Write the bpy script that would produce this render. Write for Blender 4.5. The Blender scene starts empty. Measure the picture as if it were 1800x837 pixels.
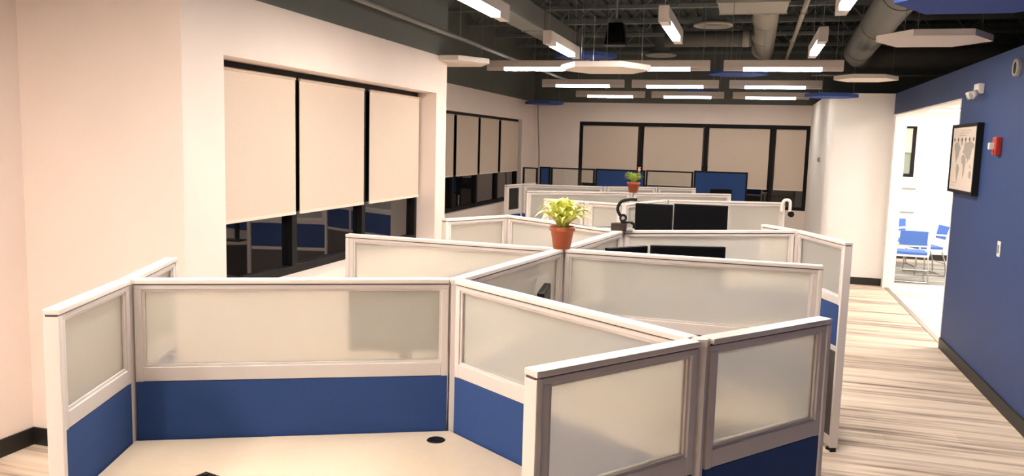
import bpy, bmesh, math, random
from mathutils import Vector, Matrix
random.seed(7)
S = bpy.context.scene
C = S.collection
PI = math.pi

# ------------------------------------------------------------------ camera
F_PX, YAW, PITCH, ROLL, CAM_H = 1431.3, math.radians(15.994), math.radians(6.6726), math.radians(1.5682), 1.95
cam = bpy.data.cameras.new('camera')
cam.sensor_width = 36.0
cam.lens = F_PX / 1800.0 * 36.0
cam.clip_start = 0.05
cam_o = bpy.data.objects.new('camera', cam); C.objects.link(cam_o)
fwd = Vector((-math.sin(YAW)*math.cos(PITCH), math.cos(YAW)*math.cos(PITCH), -math.sin(PITCH)))
right = Vector((math.cos(YAW), math.sin(YAW), 0)); up = right.cross(fwd)
r2 = math.cos(ROLL)*right + math.sin(ROLL)*up
u2 = -math.sin(ROLL)*right + math.cos(ROLL)*up
m = Matrix.Identity(4)
for i in range(3):
    m[i][0], m[i][1], m[i][2] = r2[i], u2[i], -fwd[i]
m.translation = Vector((0, 0, CAM_H))
cam_o.matrix_world = m
S.camera = cam_o

# ------------------------------------------------------------------ exposure / world
S.view_settings.view_transform = 'Standard'
S.view_settings.look = 'None'
S.view_settings.gamma = 1.0
S.view_settings.exposure = 1.85
S.view_settings.use_curve_mapping = False
LAMP = 76.0           # diffuser strength of the lengthwise pendants
LAMP_X = 20.0         # crosswise rows, dimmed
LAMP_COL = (1.0, 0.91, 0.82)
ROOM2 = 13.0          # ceiling panel strength in the bright side room
S.cycles.max_bounces = 10
S.cycles.diffuse_bounces = 5
S.cycles.transmission_bounces = 8
S.cycles.sample_clamp_indirect = 6.0
W = bpy.data.worlds.new('night'); S.world = W; W.use_nodes = True
W.node_tree.nodes['Background'].inputs[0].default_value = (0.004, 0.005, 0.008, 1)
W.node_tree.nodes['Background'].inputs[1].default_value = 1.0

# ------------------------------------------------------------------ materials
def srgb(r, g, b):
    f = lambda c: (c/255/12.92) if c/255 <= 0.04045 else ((c/255+0.055)/1.055)**2.4
    return (f(r), f(g), f(b), 1.0)

def mat(name, col, rough=0.5, metal=0.0, noise=0.0, nscale=40.0, bump=0.0, bscale=300.0, spec=0.5, coat=0.0, emit=None, estr=0.0, ior=None):
    M = bpy.data.materials.new(name); M.use_nodes = True
    nt = M.node_tree; b = nt.nodes['Principled BSDF']
    b.inputs['Base Color'].default_value = col
    b.inputs['Roughness'].default_value = rough
    b.inputs['Metallic'].default_value = metal
    b.inputs['Specular IOR Level'].default_value = spec
    if ior: b.inputs['IOR'].default_value = ior
    if coat: b.inputs['Coat Weight'].default_value = coat
    tc = nt.nodes.new('ShaderNodeTexCoord')
    if noise > 0:
        n = nt.nodes.new('ShaderNodeTexNoise'); n.inputs['Scale'].default_value = nscale; n.inputs['Detail'].default_value = 4
        nt.links.new(tc.outputs['Object'], n.inputs['Vector'])
        r = nt.nodes.new('ShaderNodeValToRGB')
        lo = tuple(c*(1-noise) for c in col[:3]) + (1,); hi = tuple(min(1, c*(1+noise)) for c in col[:3]) + (1,)
        r.color_ramp.elements[0].color = lo; r.color_ramp.elements[0].position = 0.3
        r.color_ramp.elements[1].color = hi; r.color_ramp.elements[1].position = 0.7
        nt.links.new(n.outputs['Fac'], r.inputs['Fac']); nt.links.new(r.outputs['Color'], b.inputs['Base Color'])
    if bump > 0:
        n2 = nt.nodes.new('ShaderNodeTexNoise'); n2.inputs['Scale'].default_value = bscale
        nt.links.new(tc.outputs['Object'], n2.inputs['Vector'])
        bp = nt.nodes.new('ShaderNodeBump'); bp.inputs['Strength'].default_value = bump; bp.inputs['Distance'].default_value = 0.004
        nt.links.new(n2.outputs['Fac'], bp.inputs['Height']); nt.links.new(bp.outputs['Normal'], b.inputs['Normal'])
    if emit:
        b.inputs['Emission Color'].default_value = (*emit[:3], 1); b.inputs['Emission Strength'].default_value = estr
    return M

M = {}
M['wall'] = mat('wall_paint', srgb(238, 223, 213), 0.75, noise=0.015, nscale=3, bump=0.08, bscale=220)
M['wall_white'] = mat('wall_paint_white', srgb(250, 246, 242), 0.75, noise=0.01, nscale=3, bump=0.06, bscale=220)
M['blue_wall'] = mat('blue_wall_paint', srgb(42, 66, 116), 0.6, noise=0.03, nscale=4, bump=0.06, bscale=220)
M['dark_wall'] = mat('charcoal_wall_paint', srgb(100, 103, 97), 0.8, noise=0.04, nscale=5)
M['deck'] = mat('charcoal_deck_paint', srgb(84, 91, 91), 0.7, noise=0.08, nscale=6)
M['joist'] = mat('charcoal_steel', srgb(112, 119, 118), 0.5)
M['duct'] = mat('painted_duct', srgb(172, 169, 160), 0.55, noise=0.04, nscale=8)
M['duct_dark'] = mat('painted_duct_dark', srgb(108, 107, 102), 0.6, noise=0.04, nscale=8)
M['black'] = mat('black_metal', srgb(14, 11, 11), 0.6, spec=0.25)
M['base'] = mat('black_rubber_base', srgb(30, 27, 25), 0.5)
M['shade'] = mat('roller_shade_weave', srgb(212, 194, 177), 0.85, noise=0.03, nscale=90, bump=0.2, bscale=900)
M['hem'] = mat('shade_hem', srgb(222, 208, 190), 0.7)
M['night_glass'] = mat('night_window_glass', (0.004, 0.004, 0.005, 1), 0.02, spec=0.5, ior=1.85)
M['reflect_glass'] = mat('window_glass_painted_reflection', srgb(150, 156, 140), 0.08, spec=0.6)  # base grey paints in the bright room reflected by the side window pane
M['alu'] = mat('silver_frame', srgb(216, 207, 202), 0.42, noise=0.004, nscale=12)
M['cap'] = mat('silver_cap', srgb(228, 218, 210), 0.38)
M['seal'] = mat('dark_joint', srgb(70, 62, 60), 0.5)
M['fabric'] = mat('blue_panel_fabric', srgb(40, 70, 126), 0.9, noise=0.10, nscale=260, bump=0.3, bscale=700)
M['low_tile'] = mat('charcoal_panel_tile', srgb(92, 84, 78), 0.7, noise=0.06, nscale=60)
M['desk'] = mat('beige_laminate', srgb(216, 196, 172), 0.32, noise=0.02, nscale=30)
M['desk_edge'] = mat('beige_edge_band', srgb(200, 180, 155), 0.4)
M['lamp_body'] = mat('lamp_housing', srgb(214, 204, 194), 0.45, metal=0.2)
M['lamp_glow'] = mat('lamp_diffuser', (0.9, 0.88, 0.84, 1), 0.5, emit=LAMP_COL, estr=LAMP)
M['lamp_glow_low'] = mat('lamp_diffuser_dimmed', (0.9, 0.88, 0.84, 1), 0.5, emit=LAMP_COL, estr=LAMP_X)
M['lamp_side'] = mat('lamp_diffuser_side', (0.9, 0.88, 0.84, 1), 0.5, emit=LAMP_COL, estr=1.6)
M['lamp_dim'] = mat('lamp_diffuser_end', srgb(225, 215, 205), 0.5)
M['room2_glow'] = mat('ceiling_panel_diffuser', (0.9, 0.9, 0.9, 1), 0.5, emit=(1.0, 0.96, 0.9), estr=ROOM2)
M['hex_white'] = mat('white_acoustic_felt', srgb(232, 222, 212), 0.9, bump=0.2, bscale=400)
M['hex_blue'] = mat('blue_acoustic_felt', srgb(58, 84, 158), 0.9, bump=0.2, bscale=400)
M['wire'] = mat('steel_wire', srgb(150, 150, 148), 0.4, metal=0.5)
M['pipe'] = mat('grey_pipe', srgb(128, 128, 122), 0.45)
M['pot'] = mat('terracotta_plastic', srgb(176, 88, 54), 0.35, noise=0.05, nscale=20)
M['soil'] = mat('potting_soil', srgb(50, 36, 26), 0.95, noise=0.3, nscale=120)
M['screen'] = mat('black_screen', (0.002, 0.002, 0.003, 1), 0.35, spec=0.12)
M['plastic_black'] = mat('black_plastic', srgb(14, 13, 13), 0.5, spec=0.25)
M['plastic_white'] = mat('white_plastic', srgb(235, 230, 222), 0.4)
M['plastic_brown'] = mat('dark_brown_plastic', srgb(46, 30, 22), 0.35)
M['silver'] = mat('silver_plastic', srgb(190, 188, 185), 0.3, metal=0.6)
M['red'] = mat('red_alarm', srgb(178, 46, 34), 0.35)
M['grey'] = mat('grey_plastic', srgb(150, 148, 144), 0.5)
M['paper'] = mat('poster_paper', srgb(226, 212, 198), 0.6)
M['ink'] = mat('poster_grey_ink', srgb(168, 160, 152), 0.6)
M['ink_dark'] = mat('poster_dark_ink', srgb(58, 50, 48), 0.6)
M['chair_blue'] = mat('blue_chair_fabric', srgb(74, 112, 190), 0.85, noise=0.08, nscale=120)
M['chair_white'] = mat('white_chair_frame', srgb(238, 236, 232), 0.4)
M['chrome'] = mat('chrome_tube', srgb(170, 168, 165), 0.2, metal=0.9)
M['threshold'] = mat('metal_threshold', srgb(140, 128, 115), 0.4, metal=0.5)
M['pink'] = mat('pink_flower', srgb(236, 170, 160), 0.6)

def frosted():
    m = bpy.data.materials.new('frosted_glass'); m.use_nodes = True
    nt = m.node_tree; nt.nodes.clear(); L = nt.links.new
    out = nt.nodes.new('ShaderNodeOutputMaterial')
    ref = nt.nodes.new('ShaderNodeBsdfRefraction'); ref.inputs['Color'].default_value = (1.0, 0.985, 0.94, 1)
    ref.inputs['Roughness'].default_value = 0.38; ref.inputs['IOR'].default_value = 1.12
    dif = nt.nodes.new('ShaderNodeBsdfDiffuse'); dif.inputs['Color'].default_value = (0.95, 0.925, 0.86, 1)
    trl = nt.nodes.new('ShaderNodeBsdfTranslucent'); trl.inputs['Color'].default_value = (0.97, 0.945, 0.88, 1)
    gl = nt.nodes.new('ShaderNodeBsdfGlossy'); gl.inputs['Roughness'].default_value = 0.3
    a = nt.nodes.new('ShaderNodeMixShader'); a.inputs[0].default_value = 0.5
    L(dif.outputs[0], a.inputs[1]); L(trl.outputs[0], a.inputs[2])
    b = nt.nodes.new('ShaderNodeMixShader'); b.inputs[0].default_value = 0.6
    tc = nt.nodes.new('ShaderNodeTexCoord'); no = nt.nodes.new('ShaderNodeTexNoise'); no.inputs['Scale'].default_value = 600
    mp = nt.nodes.new('ShaderNodeMapRange'); mp.inputs[3].default_value = 0.52; mp.inputs[4].default_value = 0.60
    L(tc.outputs['Object'], no.inputs['Vector']); L(no.outputs['Fac'], mp.inputs[0]); L(mp.outputs[0], b.inputs[0])
    L(a.outputs[0], b.inputs[1]); L(ref.outputs[0], b.inputs[2])
    c = nt.nodes.new('ShaderNodeMixShader'); fr = nt.nodes.new('ShaderNodeFresnel'); fr.inputs[0].default_value = 1.3
    L(fr.outputs[0], c.inputs[0]); L(b.outputs[0], c.inputs[1]); L(gl.outputs[0], c.inputs[2])
    L(c.outputs[0], out.inputs[0])
    return m
M['frost'] = frosted()

def clear_glass():
    m = bpy.data.materials.new('clear_glass'); m.use_nodes = True
    nt = m.node_tree; nt.nodes.clear(); L = nt.links.new
    out = nt.nodes.new('ShaderNodeOutputMaterial')
    t = nt.nodes.new('ShaderNodeBsdfTransparent'); t.inputs[0].default_value = (0.93, 0.95, 0.94, 1)
    g = nt.nodes.new('ShaderNodeBsdfGlossy'); g.inputs['Roughness'].default_value = 0.03
    f = nt.nodes.new('ShaderNodeFresnel'); f.inputs[0].default_value = 1.45
    x = nt.nodes.new('ShaderNodeMixShader')
    tc = nt.nodes.new('ShaderNodeTexCoord'); no = nt.nodes.new('ShaderNodeTexNoise'); no.inputs['Scale'].default_value = 3
    bp = nt.nodes.new('ShaderNodeBump'); bp.inputs['Strength'].default_value = 0.01
    L(tc.outputs['Object'], no.inputs['Vector']); L(no.outputs['Fac'], bp.inputs['Height']); L(bp.outputs['Normal'], g.inputs['Normal'])
    L(f.outputs[0], x.inputs[0]); L(t.outputs[0], x.inputs[1]); L(g.outputs[0], x.inputs[2]); L(x.outputs[0], out.inputs[0])
    return m
M['clear'] = clear_glass()

def carpet(name, stops, sx, sy, rough=0.95, bump=0.5):
    """carpet tiles whose streaks run along X"""
    m = bpy.data.materials.new(name); m.use_nodes = True
    nt = m.node_tree; b = nt.nodes['Principled BSDF']; L = nt.links.new
    tc = nt.nodes.new('ShaderNodeTexCoord')
    # plank rows: per-row offset so streaks break
    mp = nt.nodes.new('ShaderNodeMapping'); mp.inputs['Scale'].default_value = (sx, sy, 1)
    n = nt.nodes.new('ShaderNodeTexNoise'); n.inputs['Scale'].default_value = 1; n.inputs['Detail'].default_value = 5; n.inputs['Roughness'].default_value = 0.62
    L(tc.outputs['Object'], mp.inputs[0]); L(mp.outputs[0], n.inputs['Vector'])
    mp2 = nt.nodes.new('ShaderNodeMapping'); mp2.inputs['Scale'].default_value = (sx*0.45, sy*0.28, 1)
    n2 = nt.nodes.new('ShaderNodeTexNoise'); n2.inputs['Scale'].default_value = 1; n2.inputs['Detail'].default_value = 3
    L(tc.outputs['Object'], mp2.inputs[0]); L(mp2.outputs[0], n2.inputs['Vector'])
    br = nt.nodes.new('ShaderNodeTexBrick'); br.offset = 0.5
    br.inputs['Color1'].default_value = (0.42, 0.42, 0.42, 1); br.inputs['Color2'].default_value = (0.60, 0.60, 0.60, 1)
    br.inputs['Mortar'].default_value = (0.5, 0.5, 0.5, 1)
    br.inputs['Scale'].default_value = 1; br.inputs['Mortar Size'].default_value = 0.0
    br.inputs['Brick Width'].default_value = 1.0; br.inputs['Row Height'].default_value = 0.25
    L(tc.outputs['Object'], br.inputs['Vector'])
    mx = nt.nodes.new('ShaderNodeMath'); mx.operation = 'MULTIPLY_ADD'; mx.inputs[1].default_value = 0.45
    L(n2.outputs['Fac'], mx.inputs[0])
    m1 = nt.nodes.new('ShaderNodeMath'); m1.operation = 'MULTIPLY'; m1.inputs[1].default_value = 0.45
    L(n.outputs['Fac'], m1.inputs[0]); L(m1.outputs[0], mx.inputs[2])
    m3 = nt.nodes.new('ShaderNodeMath'); m3.operation = 'MULTIPLY_ADD'; m3.inputs[1].default_value = 0.16
    L(br.outputs['Color'], m3.inputs[0]); L(mx.outputs[0], m3.inputs[2])
    r = nt.nodes.new('ShaderNodeValToRGB'); cr = r.color_ramp
    while len(cr.elements) < len(stops): cr.elements.new(0.5)
    for e, (p, c) in zip(cr.elements, stops): e.position = p; e.color = c
    L(m3.outputs[0], r.inputs['Fac']); L(r.outputs['Color'], b.inputs['Base Color'])
    b.inputs['Roughness'].default_value = rough
    bp = nt.nodes.new('ShaderNodeBump'); bp.inputs['Strength'].default_value = bump; bp.inputs['Distance'].default_value = 0.004
    nn = nt.nodes.new('ShaderNodeTexNoise'); nn.inputs['Scale'].default_value = 260
    L(tc.outputs['Object'], nn.inputs['Vector']); L(nn.outputs['Fac'], bp.inputs['Height']); L(bp.outputs['Normal'], b.inputs['Normal'])
    return m
M['carpet'] = carpet('striped_carpet', [(0.36, srgb(92, 78, 72)), (0.43, srgb(150, 130, 116)), (0.475, srgb(190, 169, 149)), (0.54, srgb(222, 202, 180)), (0.66, srgb(238, 222, 202))], 0.8, 18)
M['rug'] = carpet('grey_carpet', [(0.36, srgb(84, 84, 82)), (0.5, srgb(128, 126, 122)), (0.64, srgb(165, 160, 152))], 2, 18)
M['vinyl'] = carpet('pale_vinyl', [(0.36, srgb(198, 182, 164)), (0.5, srgb(222, 208, 192)), (0.66, srgb(236, 226, 212))], 1.2, 6, rough=0.25, bump=0.02)

def leaf_mat(name, c1, c2):
    m = bpy.data.materials.new(name); m.use_nodes = True
    nt = m.node_tree; b = nt.nodes['Principled BSDF']; L = nt.links.new
    tc = nt.nodes.new('ShaderNodeTexCoord'); n = nt.nodes.new('ShaderNodeTexNoise'); n.inputs['Scale'].default_value = 34
    r = nt.nodes.new('ShaderNodeValToRGB')
    r.color_ramp.elements[0].color = c1; r.color_ramp.elements[0].position = 0.35
    r.color_ramp.elements[1].color = c2; r.color_ramp.elements[1].position = 0.62
    L(tc.outputs['Object'], n.inputs['Vector']); L(n.outputs['Fac'], r.inputs['Fac']); L(r.outputs['Color'], b.inputs['Base Color'])
    b.inputs['Roughness'].default_value = 0.45
    b.inputs['Subsurface Weight'].default_value = 0.0
    return m
M['leaf'] = leaf_mat('variegated_leaf', srgb(162, 176, 48), srgb(236, 232, 130))
M['leaf2'] = leaf_mat('green_leaf', srgb(110, 140, 40), srgb(190, 205, 90))

# ------------------------------------------------------------------ mesh helpers
def nb(): return bmesh.new()

def box(b, x0, x1, y0, y1, z0, z1, bev=0.0, rot=0.0, about=None, rx=0.0):
    r = bmesh.ops.create_cube(b, size=1.0)
    vs = r['verts']
    sx, sy, sz = abs(x1-x0), abs(y1-y0), abs(z1-z0)
    c = Vector(((x0+x1)/2, (y0+y1)/2, (z0+z1)/2))
    for v in vs: v.co = Vector((v.co.x*sx, v.co.y*sy, v.co.z*sz)) + c
    if bev > 0:
        es = list({e for v in vs for e in v.link_edges})
        q = bmesh.ops.bevel(b, geom=es, offset=min(bev, 0.45*min(sx, sy, sz)), segments=2, profile=0.7, affect='EDGES', clamp_overlap=True)
        vs = list({v for f in q['faces'] for v in f.verts} | {v for v in vs if v.is_valid})
    if rot or rx:
        p = Vector(about) if about else c
        R = Matrix.Rotation(rot, 3, 'Z') @ Matrix.Rotation(rx, 3, 'X')
        for v in vs: v.co = R @ (v.co - p) + p
    return vs

def prism(b, pts, z0, z1, bev=0.0):
    lo = [b.verts.new((x, y, z0)) for x, y in pts]; hi = [b.verts.new((x, y, z1)) for x, y in pts]
    n = len(pts)
    b.faces.new(lo[::-1]); b.faces.new(hi)
    for i in range(n): b.faces.new((lo[i], lo[(i+1) % n], hi[(i+1) % n], hi[i]))
    if bev > 0:
        es = [e for e in b.edges if e.verts[0] in hi and e.verts[1] in hi]
        bmesh.ops.bevel(b, geom=es, offset=bev, segments=2, affect='EDGES')
    bmesh.ops.recalc_face_normals(b, faces=b.faces[:])

def cyl(b, p0, p1, r0, r1=None, n=16, caps=True):
    if r1 is None: r1 = r0
    p0, p1 = Vector(p0), Vector(p1); d = (p1-p0).normalized()
    a = d.cross(Vector((0, 0, 1)))
    if a.length < 1e-4: a = Vector((1, 0, 0))
    a.normalize(); e = d.cross(a)
    A = [b.verts.new(p0 + r0*(math.cos(2*PI*i/n)*a + math.sin(2*PI*i/n)*e)) for i in range(n)]
    B = [b.verts.new(p1 + r1*(math.cos(2*PI*i/n)*a + math.sin(2*PI*i/n)*e)) for i in range(n)]
    for i in range(n):
        f = b.faces.new((A[i], A[(i+1) % n], B[(i+1) % n], B[i])); f.smooth = n > 8
    if caps: b.faces.new(A[::-1]); b.faces.new(B)

def tube(b, pts, r, n=10):
    """smooth swept tube along a polyline"""
    pts = [Vector(p) for p in pts]; rings = []
    ref = None
    for i, p in enumerate(pts):
        d = (pts[min(i+1, len(pts)-1)] - pts[max(i-1, 0)]).normalized()
        if ref is None:
            ref = d.cross(Vector((0, 0, 1)))
            if ref.length < 1e-3: ref = d.cross(Vector((1, 0, 0)))
        a = (ref - d*ref.dot(d)).normalized(); ref = a; e = d.cross(a)
        rr = r[i] if isinstance(r, (list, tuple)) else r
        rings.append([b.verts.new(p + rr*(math.cos(2*PI*k/n)*a + math.sin(2*PI*k/n)*e)) for k in range(n)])
    for i in range(len(rings)-1):
        for k in range(n):
            f = b.faces.new((rings[i][k], rings[i][(k+1) % n], rings[i+1][(k+1) % n], rings[i+1][k])); f.smooth = True
    b.faces.new(rings[0][::-1]); b.faces.new(rings[-1])

def curve(pts, n=8):
    """Catmull-Rom through pts"""
    P = [Vector(p) for p in pts]; P = [2*P[0]-P[1]] + P + [2*P[-1]-P[-2]]
    out = []
    for i in range(1, len(P)-2):
        for k in range(n):
            t = k/n
            out.append(0.5*((2*P[i]) + (-P[i-1]+P[i+1])*t + (2*P[i-1]-5*P[i]+4*P[i+1]-P[i+2])*t*t + (-P[i-1]+3*P[i]-3*P[i+1]+P[i+2])*t**3))
    out.append(P[-2]); return out

def lathe(b, prof, n=28, c=(0, 0, 0)):
    rings = []
    for r, z in prof:
        rings.append([b.verts.new((c[0]+r*math.cos(2*PI*k/n), c[1]+r*math.sin(2*PI*k/n), c[2]+z)) for k in range(n)] if r > 1e-5 else [b.verts.new((c[0], c[1], c[2]+z))])
    for i in range(len(rings)-1):
        A, B = rings[i], rings[i+1]
        for k in range(n):
            if len(A) == 1 and len(B) == 1: continue
            if len(A) == 1: f = b.faces.new((A[0], B[(k+1) % n], B[k]))
            elif len(B) == 1: f = b.faces.new((A[k], A[(k+1) % n], B[0]))
            else: f = b.faces.new((A[k], A[(k+1) % n], B[(k+1) % n], B[k]))
            f.smooth = True
    bmesh.ops.recalc_face_normals(b, faces=b.faces[:])

def obj(name, b, material, parent=None, label=None):
    me = bpy.data.meshes.new(name); b.to_mesh(me); b.free()
    me.materials.append(M[material] if isinstance(material, str) else material)
    o = bpy.data.objects.new(name, me); C.objects.link(o)
    if parent: o.parent = parent
    if label: o['label'] = label
    return o

def thing(name, label, cat, loc=(0, 0, 0), rz=0.0, group=None):
    o = bpy.data.objects.new(name, None); C.objects.link(o)
    o.empty_display_size = 0.05
    o.location = loc; o.rotation_euler = (0, 0, rz); o['label'] = label; o['category'] = cat
    if group: o['group'] = group
    return o

def tag(o, label, cat, group=None):
    o['label'] = label; o['category'] = cat
    if group: o['group'] = group
    return o

def struct(name, b, material, parent=None):
    o = obj(name, b, material, parent)
    if parent is None: o['kind'] = 'structure'
    return o

def dup(root, loc, rz, label, group=None):
    r = root.copy(); C.objects.link(r); r.location = loc; r.rotation_euler = (0, 0, rz); r['label'] = label
    if group: r['group'] = group
    for ch in list(root.children):
        c = ch.copy(); C.objects.link(c); c.parent = r
        for g in list(ch.children):
            d = g.copy(); C.objects.link(d); d.parent = c
    return r

# ================================================================== SETTING
TOP, DECK = 2.80, 4.30
XL, XN, XB, XR = -4.33, -4.19, -3.05, 1.97        # left wall, window bay wall, blue wall
YB0, YB1, YBACK = 3.90, 8.03, 16.5
b = nb(); box(b, -5.0, XR+0.06, -4.0, 17.0, -0.12, 0.0); struct('floor', b, 'carpet')
b = nb(); box(b, XR+0.06, 6.4, 6.5, 17.0, -0.12, 0.0); struct('floor_side', b, 'vinyl')
b = nb(); box(b, XR+0.03, XR+0.09, 9.0, 12.75, 0.0, 0.006, 0.002); struct('trim_1', b, 'threshold')
# metal deck with ribs
b = nb(); box(b, -5.2, 6.4, -4.2, 17.2, DECK, DECK+0.08)
x = -5.1
while x < 6.3:
    box(b, x, x+0.09, -4.2, 17.0, DECK-0.04, DECK); x += 0.2
struct('ceiling', b, 'deck')

def wall_y(b, x0, x1, y0, y1, z0, z1, holes=()):
    """wall running along Y with rectangular holes (ya, yb, za, zb)"""
    cur = y0
    for ya, yb, za, zb in sorted(holes):
        box(b, x0, x1, cur, ya, z0, z1)
        if za > z0: box(b, x0, x1, ya, yb, z0, za)
        if zb < z1: box(b, x0, x1, ya, yb, zb, z1)
        cur = yb
    box(b, x0, x1, cur, y1, z0, z1)
def wall_x(b, x0, x1, y0, y1, z0, z1, holes=()):
    cur = x0
    for xa, xb, za, zb in sorted(holes):
        box(b, cur, xa, y0, y1, z0, z1)
        if za > z0: box(b, xa, xb, y0, y1, z0, za)
        if zb < z1: box(b, xa, xb, y0, y1, zb, z1)
        cur = xb
    box(b, cur, x1, y0, y1, z0, z1)

W1 = (4.28, 7.75, 0.925, 2.425)
W2 = (9.0, 15.62, 0.85, 2.405)
W3 = (-3.36, 1.088, 0.80, 2.42)
b = nb(); box(b, XN-0.2, XN, -4.0, YB0+0.2, 0, TOP); struct('wall_left', b, 'wall')
b = nb(); box(b, XL-0.2, XB-0.42, YB0, YB0+0.2, 0, TOP)
wall_y(b, XB-0.42, XB, YB0, YB1, 0, TOP, [W1])
box(b, XL-0.2, XB-0.42, YB1-0.2, YB1, 0, TOP); struct('wall_bay', b, 'wall')
b = nb(); wall_y(b, XL-0.35, XL, YB1, YBACK+0.3, 0, TOP, [W2]); struct('wall_left_rear', b, 'wall')
b = nb(); wall_x(b, XL-0.2, 2.12, YBACK, YBACK+0.3, 0, TOP, [W3]); struct('wall_back', b, 'wall')
b = nb(); box(b, XL-0.3, 6.4, -4.2, -4.0, 0, DECK); struct('wall_front', b, 'wall')
# dark painted upper walls
b = nb(); box(b, XN-0.2, XN, -4.0, YB0+0.2, TOP, DECK); box(b, XL-0.2, XB, YB0, YB0+0.2, TOP, DECK)
box(b, XB-0.42, XB, YB0+0.2, YB1, TOP, DECK); box(b, XL-0.2, XB-0.42, YB1-0.2, YB1, TOP, DECK)
box(b, XL-0.35, XL, YB1, YBACK+0.3, TOP, DECK); struct('wall_left_upper', b, 'dark_wall')
b = nb(); box(b, XL-0.2, 6.4, YBACK, YBACK+0.3, TOP, DECK); struct('wall_back_upper', b, 'dark_wall')
# blue wall with wide opening
b = nb(); box(b, XR, XR+0.15, -4.0, 9.0, 0, TOP); box(b, XR, XR+0.15, 9.0, 12.9, 2.50, TOP); struct('wall_right', b, 'blue_wall')
# white liner of the opening
b = nb(); box(b, XR-0.004, XR+0.154, 8.985, 9.005, 0, 2.50); box(b, XR-0.004, XR+0.154, 8.985, 12.9, 2.485, 2.502)
box(b, XR, XR+0.154, 12.74, 12.9, 0, 2.50); struct('trim_2', b, 'wall_white')
# white block wall at the end of the aisle
b = nb()
RB = 0.09; pts = [(2.12, 12.9), (2.12, YBACK)] + [(1.09, YBACK)]
pts += [(1.09+RB-RB*math.cos(t), 12.9+RB-RB*math.sin(t)) for t in [0, PI/8, PI/4, 3*PI/8, PI/2]]
prism(b, pts, 0, TOP); struct('wall_column', b, 'wall_white')
b = nb(); box(b, 6.2, 6.4, -4.0, 17.0, 0, DECK); struct('wall_right_far', b, 'wall_white')
# side room
b = nb(); wall_x(b, 2.12, 6.2, YBACK, YBACK+0.3, 0, TOP, [(2.40, 2.93, 1.52, 2.45)]); struct('wall_side_back', b, 'wall_white')
b = nb(); box(b, XR+0.15, 6.2, 6.6, 6.75, 0, TOP); struct('wall_side_near', b, 'wall_white')
b = nb(); box(b, XR+0.15, 6.2, 6.75, YBACK, 2.70, 2.78); struct('ceiling_side', b, 'wall_white')
# baseboards
b = nb(); box(b, XR-0.014, XR, -4.0, 8.985, 0, 0.11, 0.004); struct('baseboard_right', b, 'base')
b = nb(); box(b, XN, XN+0.014, -4.0, YB0-0.014, 0, 0.11, 0.004); box(b, XN, XB, YB0-0.014, YB0, 0, 0.11, 0.004)
box(b, XB, XB+0.014, YB0-0.014, YB1, 0, 0.11, 0.004); struct('baseboard_left', b, 'base')
b = nb(); box(b, 1.16, 1.985, 12.886, 12.9, 0, 0.11, 0.004); box(b, 1.076, 1.09, 13.0, YBACK-0.014, 0, 0.11, 0.004); struct('baseboard_column', b, 'base')
b = nb(); box(b, XL, 1.09, YBACK-0.014, YBACK, 0, 0.11, 0.004); struct('baseboard_back', b, 'base')
b = nb(); box(b, 2.12, 6.2, YBACK-0.014, YBACK, 0, 0.11, 0.004); struct('baseboard_side', b, 'base')

# ---- windows
def window(name, along, plane, u0, u1, z0, z1, mull, side, glass='night_glass'):
    """frame in plane X=plane (along='y') or Y=plane; mull: centres of mullions"""
    r = bpy.data.objects.new(name, None); C.objects.link(r); r['kind'] = 'structure'
    def bx(bb, a, c, z_0, z_1, d0=-0.05, d1=0.05):
        if along == 'y': box(bb, plane+d0, plane+d1, a, c, z_0, z_1, 0.004)
        else: box(bb, a, c, plane+d0, plane+d1, z_0, z_1, 0.004)
    f = nb()
    bx(f, u0, u1, z1-0.065, z1); bx(f, u0, u1, z0, z0+0.06)
    bx(f, u0, u0+0.06, z0+0.06, z1-0.065); bx(f, u1-0.06, u1, z0+0.06, z1-0.065)
    for k in mull: bx(f, k-0.035, k+0.035, z0+0.06, z1-0.065)
    obj('window_frame', f, 'black', r)
    ed = [u0+0.06] + [e for k in mull for e in (k-0.035, k+0.035)] + [u1-0.06]
    for i in range(0, len(ed), 2):
        g = nb(); bx(g, ed[i], ed[i+1], z0+0.06, z1-0.065, -0.006, 0.006); obj('pane', g, glass, r)
    return r
P1 = XB - 0.25
window('window_1', 'y', P1, *W1, [5.40, 6.545], 1)
P2 = XL - 0.13
window('window_2', 'y', P2, *W2, [10.75, 11.95, 13.12, 14.30], 1)
P3 = YBACK + 0.08
window('window_3', 'x', P3, *W3, [-2.10, -0.83, 0.42], -1)
window('window_4', 'x', YBACK + 0.08, 2.40, 2.93, 1.52, 2.45, [], -1, 'reflect_glass')

def shade(label, along, plane, u0, u1, z0, z1, group=None, facing=1):
    cx = (plane, (u0+u1)/2) if along == 'y' else ((u0+u1)/2, plane)
    rz = PI/2 if along == 'y' else 0
    t = thing('roller_shade', label, 'window shade', (cx[0], cx[1], z0), rz, group)
    w = (u1-u0)/2; h = z1-z0
    f = nb(); box(f, -w, w, -0.0025, 0.0025, 0.02, h); obj('shade_fabric', f, 'shade', t)
    f = nb(); box(f, -w, w, -0.007, 0.007, 0.0, 0.024, 0.003); obj('hem_bar', f, 'hem', t)
    f = nb(); cyl(f, (-w, 0, h), (w, 0, h), 0.011, n=14); obj('roller_tube', f, 'shade', t)
    return t
sp = P1 + 0.075
for (u0, u1, lb) in ((4.36, 5.37, 'left beige roller shade of the large near window, hem above dark glass'),
                     (5.43, 6.49, 'middle beige roller shade of the large near window between two black mullions'),
                     (6.60, 7.72, 'right beige roller shade of the large near window beside the deep white reveal')):
    shade(lb, 'y', sp, u0, u1, 1.375, 2.37)
sp = P2 + 0.075
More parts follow.
